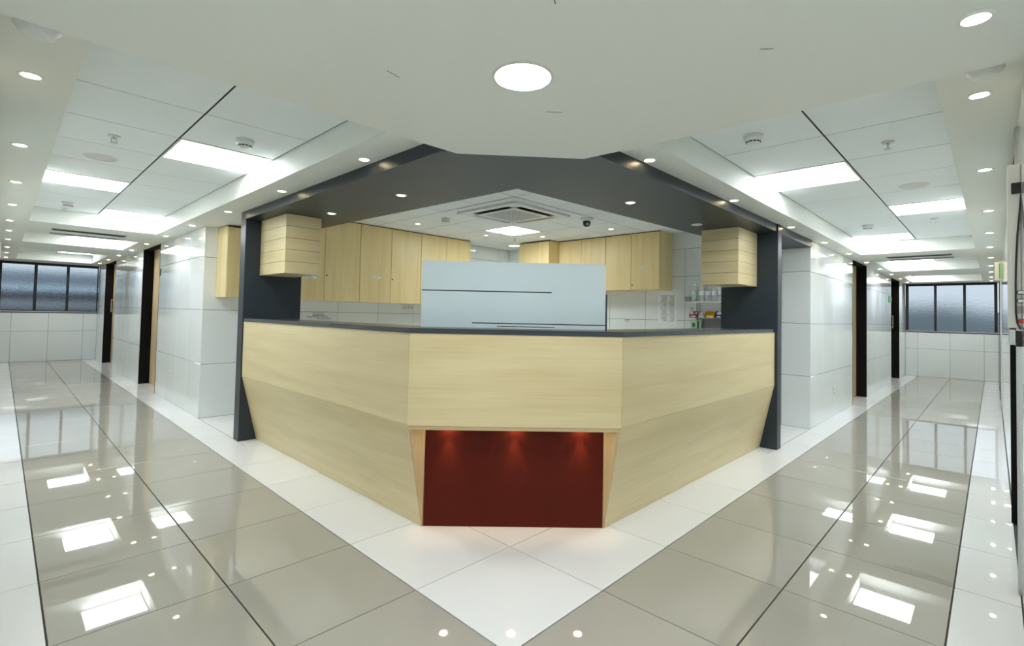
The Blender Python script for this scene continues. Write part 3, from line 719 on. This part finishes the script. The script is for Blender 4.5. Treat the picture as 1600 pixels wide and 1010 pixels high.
# slot diffusers in the beams
for side, slots in (('L', ((-1.512, -.805, 6.36), (-1.508, -.812, 6.83))), ('R', ((-1.467, -.765, 6.73), (-1.47, -.768, 7.10)))):
    for k, (t0, t1, s) in enumerate(slots):
        x, y = P2(side, (t0+t1)/2, s); e = empty('slot_diffuser', (x, y, ZS), '%s black slot air diffuser across the beam of the %s corridor' % (('nearer', 'farther')[k], SN[side]), 'air vent', 'slot air diffusers')
        hw = (t1-t0)/2; dp = .075 if k == 0 else .065
        bm = bmesh.new()
        for q in ((-hw, hw, -dp-.01, -dp), (-hw, hw, dp, dp+.01), (-hw, -hw+.01, -dp, dp), (hw-.01, hw, -dp, dp)):
            b_ = cbox(side, *q, -.008, -.0005); me = bpy.data.meshes.new('x'); b_.to_mesh(me); b_.free(); bm.from_mesh(me)
        obj('frame', bm, 'grey_plastic', e)
        obj('backing', cbox(side, -hw+.01, hw-.01, -dp, dp, -.0025, -.0005), 'black', e)
        for j in (-.035, 0, .035): obj('blade', cbox(side, -hw+.01, hw-.01, j-.004, j+.004, -.009, -.003), 'black_plastic' if k == 0 else 'grey_plastic', e)

# smoke detectors
def detector(x, y, z, lab, sc=1.0, slots=True):
    e = empty('smoke_detector', (x, y, z), lab, 'smoke detector', 'white smoke detectors')
    r = .052*sc
    obj('base', lat([(0, -.001), (r*1.05, -.001), (r*1.05, -.010*sc), (0, -.010*sc)], 28), 'white_plastic', e)
    obj('body', lat([(0, -.010*sc), (r, -.010*sc), (r*.98, -.026*sc), (r*.80, -.036*sc), (r*.72, -.046*sc), (r*.5, -.050*sc), (0, -.051*sc)], 28), 'white_plastic', e, smooth=True)
    if not slots: return
    bm = bmesh.new()
    for i in range(12):
        a = 2*PI*i/12; c, s = math.cos(a), math.sin(a); rr = r*.785
        q = [Vector((rr*c*k-s*h, rr*s*k+c*h, zz)) for k, h, zz in ((1.02, -.008*sc, -.038*sc), (1.02, .008*sc, -.038*sc), (.98, .008*sc, -.0445*sc), (.98, -.008*sc, -.0445*sc))]
        f1 = [bm.verts.new(p) for p in q]; f2 = [bm.verts.new(p-Vector((c, s, 0))*.008) for p in q]
        bm.faces.new(f1); bm.faces.new(f2[::-1])
        for k in range(4): bm.faces.new((f1[k], f1[(k+1) % 4], f2[(k+1) % 4], f2[k]))
    obj('vent_slots', bm, 'black_plastic', e)
detector(-.857, 1.622, ZC, 'smoke detector above the first fluorescent panel of the left corridor')
detector(-1.45, 5.176, ZC, 'smoke detector near the far end of the left corridor trough')
detector(1.125, -.833, ZC, 'smoke detector on the first right corridor ceiling tile beside the corner slab')
detector(4.761, -.843, ZC, 'smoke detector near the far end of the right corridor trough')
detector(1.832, 3.01, ZI, 'smoke detector in the station ceiling left of the air conditioner')
detector(-1.852, .375, ZS, 'smoke detector half hidden behind the corner slab edge, top left', 1.15, False)
detector(.47, -1.836, ZS, 'smoke detector half hidden behind the corner slab edge, top right', 1.0, False)

def sprinkler(x, y, z, lab):
    e = empty('sprinkler', (x, y, z), lab, 'sprinkler', 'ceiling sprinklers')
    obj('escutcheon', lat([(0, 0), (.035, -.001), (.03, -.006), (.012, -.008), (0, -.008)], 20), 'ring', e)
    bm = bmesh.new(); lathe(bm, [(0, -.008), (.008, -.008), (.008, -.022), (0, -.022)], 12)
    for s in (-1, 1): bx(bm, s*.013-.002, s*.013+.002, -.002, .002, -.044, -.018)
    bx(bm, -.015, .015, -.003, .003, -.022, -.018)
    obj('frame', bm, 'steel', e)
    obj('deflector', lat([(0, -.044), (.02, -.044), (.021, -.047), (0, -.047)], 16), 'steel', e)
sprinkler(-1.443, 2.19, ZC, 'sprinkler head in the second tile row of the left corridor ceiling')
sprinkler(-1.455, 5.62, ZC, 'sprinkler head beside the far smoke detector of the left corridor')
sprinkler(1.74, -1.40, ZC, 'sprinkler head in the nearest tile row of the right corridor ceiling')
sprinkler(4.70, -1.415, ZC, 'sprinkler head beyond the outer light panel of the right corridor')
sprinkler(3.5, 3.45, ZI, 'sprinkler head in the station ceiling behind the light panel')

for x, y, z, lab in ((-1.436, 2.857, ZC, 'round white ceiling speaker in the left corridor trough'), (3.036, -1.405, ZC, 'round white ceiling speaker in the right corridor trough')):
    e = empty('ceiling_speaker', (x, y, z), lab, 'speaker', 'round ceiling speakers')
    obj('rim', lat([(.085, -.0005), (.085, -.006), (.098, -.004), (.1, -.0005)], 32, True), 'white_plastic', e)
    obj('mesh_cover', lat([(0, -.005), (.0845, -.004), (.0845, -.0005), (0, -.0005)], 32), 'ring', e)
e = empty('dome_camera', (2.87, 1.64, ZI), 'white ceiling dome camera with dark lens in the station ceiling', 'camera')
obj('base', lat([(0, -.001), (.075, -.001), (.078, -.012), (.07, -.022), (.045, -.035), (0, -.036)], 28), 'white_plastic', e, smooth=True)
obj('ball', lat([(0, -.034)]+[(.046*math.cos(t), -.058-.046*math.sin(t)) for t in [k*PI/14-.45 for k in range(0, 9)]]+[(0, -.104)], 24), 'black_plastic', e, smooth=True)
bm = lat([(0, .006), (.016, .004), (.019, 0), (0, 0)], 16); bmesh.ops.rotate(bm, verts=bm.verts, cent=(0, 0, 0), matrix=Matrix.Rotation(PI*.66, 3, 'X') @ Matrix.Rotation(0, 3, 'Y'))
o = obj('lens', bm, 'grey_plastic', e, (-.026, -.030, -.076)); o.rotation_euler = (0, 0, -.75)

# ------------------------------------------------------------------ shelf with bottles and bins on the right station wall
sh = empty('wall_shelf', (XB, .78, 1.18), 'narrow white wall shelf with lower bin rail beside the right partition', 'shelf')
def sb(name, y0, y1, d0, d1, z0, z1, m, bev=0): return obj(name, box(-d1, -d0, y0-.78, y1-.78, z0-1.18, z1-1.18, bev), m, sh)
sb('board', .50, 1.095, .0, .18, 1.428, 1.446, 'white_plastic', .002)
sb('bin_rail', .50, 1.02, .0, .012, 1.25, 1.30, 'grey_plastic')
sb('upright', .985, .995, .0, .02, 1.10, 1.428, 'steel'); sb('upright', .945, .953, .0, .02, 1.10, 1.428, 'steel')
sb('back_board', .50, .905, .0, .01, 1.02, 1.225, 'rule_grey')
e = empty('small_grey_box', (XB-.10, 1.055, 1.447), 'small dark grey box at the left end of the bottle shelf', 'box')
obj('body', box(-.03, .03, -.035, .035, 0, .055, .002), 'grey_plastic', e); obj('lid', box(-.031, .031, -.036, .036, .0555, .062, .001), 'rule_grey', e)
def bottle(y, lab, first=None, lm='label_blue'):
    if first: return dup(first, (XB-.09, y, 1.447), lab)
    e = empty('water_bottle', (XB-.09, y, 1.447), lab, 'bottle', 'clear water bottles on the shelf')
    obj('body', lat([(0, .001), (.030, .001), (.034, .008), (.034, .06), (.031, .065), (.034, .07), (.034, .125), (.026, .15), (.013, .172), (.013, .188)], 20), 'pet', e, smooth=True)
    obj('bottle_label', lat([(.0345, .072), (.0352, .072), (.0352, .118), (.0345, .118)], 20, True), lm, e)
    obj('cap', lat([(0, .204), (.014, .203), (.015, .19), (.0135, .186), (0, .186)], 16), 'paper', e)
    return e
bt = bottle(.985, 'clear water bottle with pale blue label at the left of the shelf row')
bt2 = bottle(.882, 'clear water bottle with white label, second in the row on the wall shelf', None, 'paper')
for k, y in enumerate((.797, .712, .627)): bottle(y, 'clear water bottle with white label, %s in the row on the wall shelf' % ORD[k+2], bt2)
for o in [q for q in C.objects if q.name.startswith('water_bottle')]: o.scale = (1.15, 1.15, 1.12)
def bin_(y, w_, m, lab, fill):
    e = empty('storage_bin', (XB-.075, y, 1.235), lab, 'bin', 'small storage bins on the rail')
    bm = bmesh.new(); t = .003; d0, d1, h0, h1 = -.06, .058, .042, .085
    # tray with a lower front, flared
    bx(bm, d0, d1, -w_/2, w_/2, 0, t); bx(bm, d1-t, d1, -w_/2, w_/2, t, h1); bx(bm, d0, d0+t, -w_/2, w_/2, t, h0)
    for s in (-1, 1):
        y0 = s*(w_/2-t/2)
        q = [(d0, y0-t/2, t), (d1, y0-t/2, t), (d1, y0-t/2, h1), (d0+.03, y0-t/2, h1), (d0, y0-t/2, h0)]
        va = [bm.verts.new(p) for p in q]; vb = [bm.verts.new((p[0], p[1]+t, p[2])) for p in q]
        bm.faces.new(va); bm.faces.new(vb[::-1])
        for k in range(5): bm.faces.new((va[k], va[(k+1) % 5], vb[(k+1) % 5], vb[k]))
    obj('tray', bm, m, e); obj('card_holder', box(d0-.002, d0, -w_*.28, w_*.28, .008, .024), 'paper', e)
    if fill:
        bm = bmesh.new(); r = random.Random(int(y*1000))
        for k in range(6):
            a = r.uniform(-w_*.3, w_*.3); x = r.uniform(-.04, .03); bx(bm, x-.012, x+.012, a-.014, a+.014, .02+k*.004, .055+k*.005)
        f = obj('contents', bm, fill, e); f['kind'] = 'stuff'
bin_(.975, .105, 'redp', 'small red storage bin with white sachets under the shelf', 'paper')
bin_(.868, .090, 'pale', 'small pale grey storage bin with sachets under the shelf', 'white_plastic')
bin_(.755, .115, 'yellow', 'small empty yellow storage bin under the shelf', None)
bin_(.645, .090, 'blue', 'small navy storage bin beside the right partition', 'paper')
e = empty('scissors', (XB-.03, 1.03, 1.30), 'grey handled scissors standing behind the red bin', 'scissors')
bm = bmesh.new(); lathe(bm, [(.012, -.003), (.018, -.003), (.018, .003), (.012, .003)], 14, (0, 0, 0), True); bmesh.ops.rotate(bm, verts=bm.verts, cent=(0, 0, 0), matrix=Matrix.Rotation(PI/2, 3, 'Y'))
bmesh.ops.translate(bm, verts=bm.verts, vec=(0, .012, .055)); obj('handle', bm, 'grey_plastic', e)
obj('blade', slab([(0, .0, .04), (0, .008, .045), (0, -.03, -.04), (0, -.036, -.038)], (.003, 0, 0)), 'steel', e)
e = empty('green_carton', (XB-.05, .967, 1.145), 'pale green printed carton hanging below the red bin', 'carton')
obj('body', box(-.03, .03, -.066, .066, -.12, .062, .002), 'greenp', e); obj('printed_mark', box(-.0312, -.0302, .005, .045, -.03, .02), 'dgreen', e); obj('printed_mark', box(-.0312, -.0302, -.05, -.02, -.09, .05), 'dgreen', e)
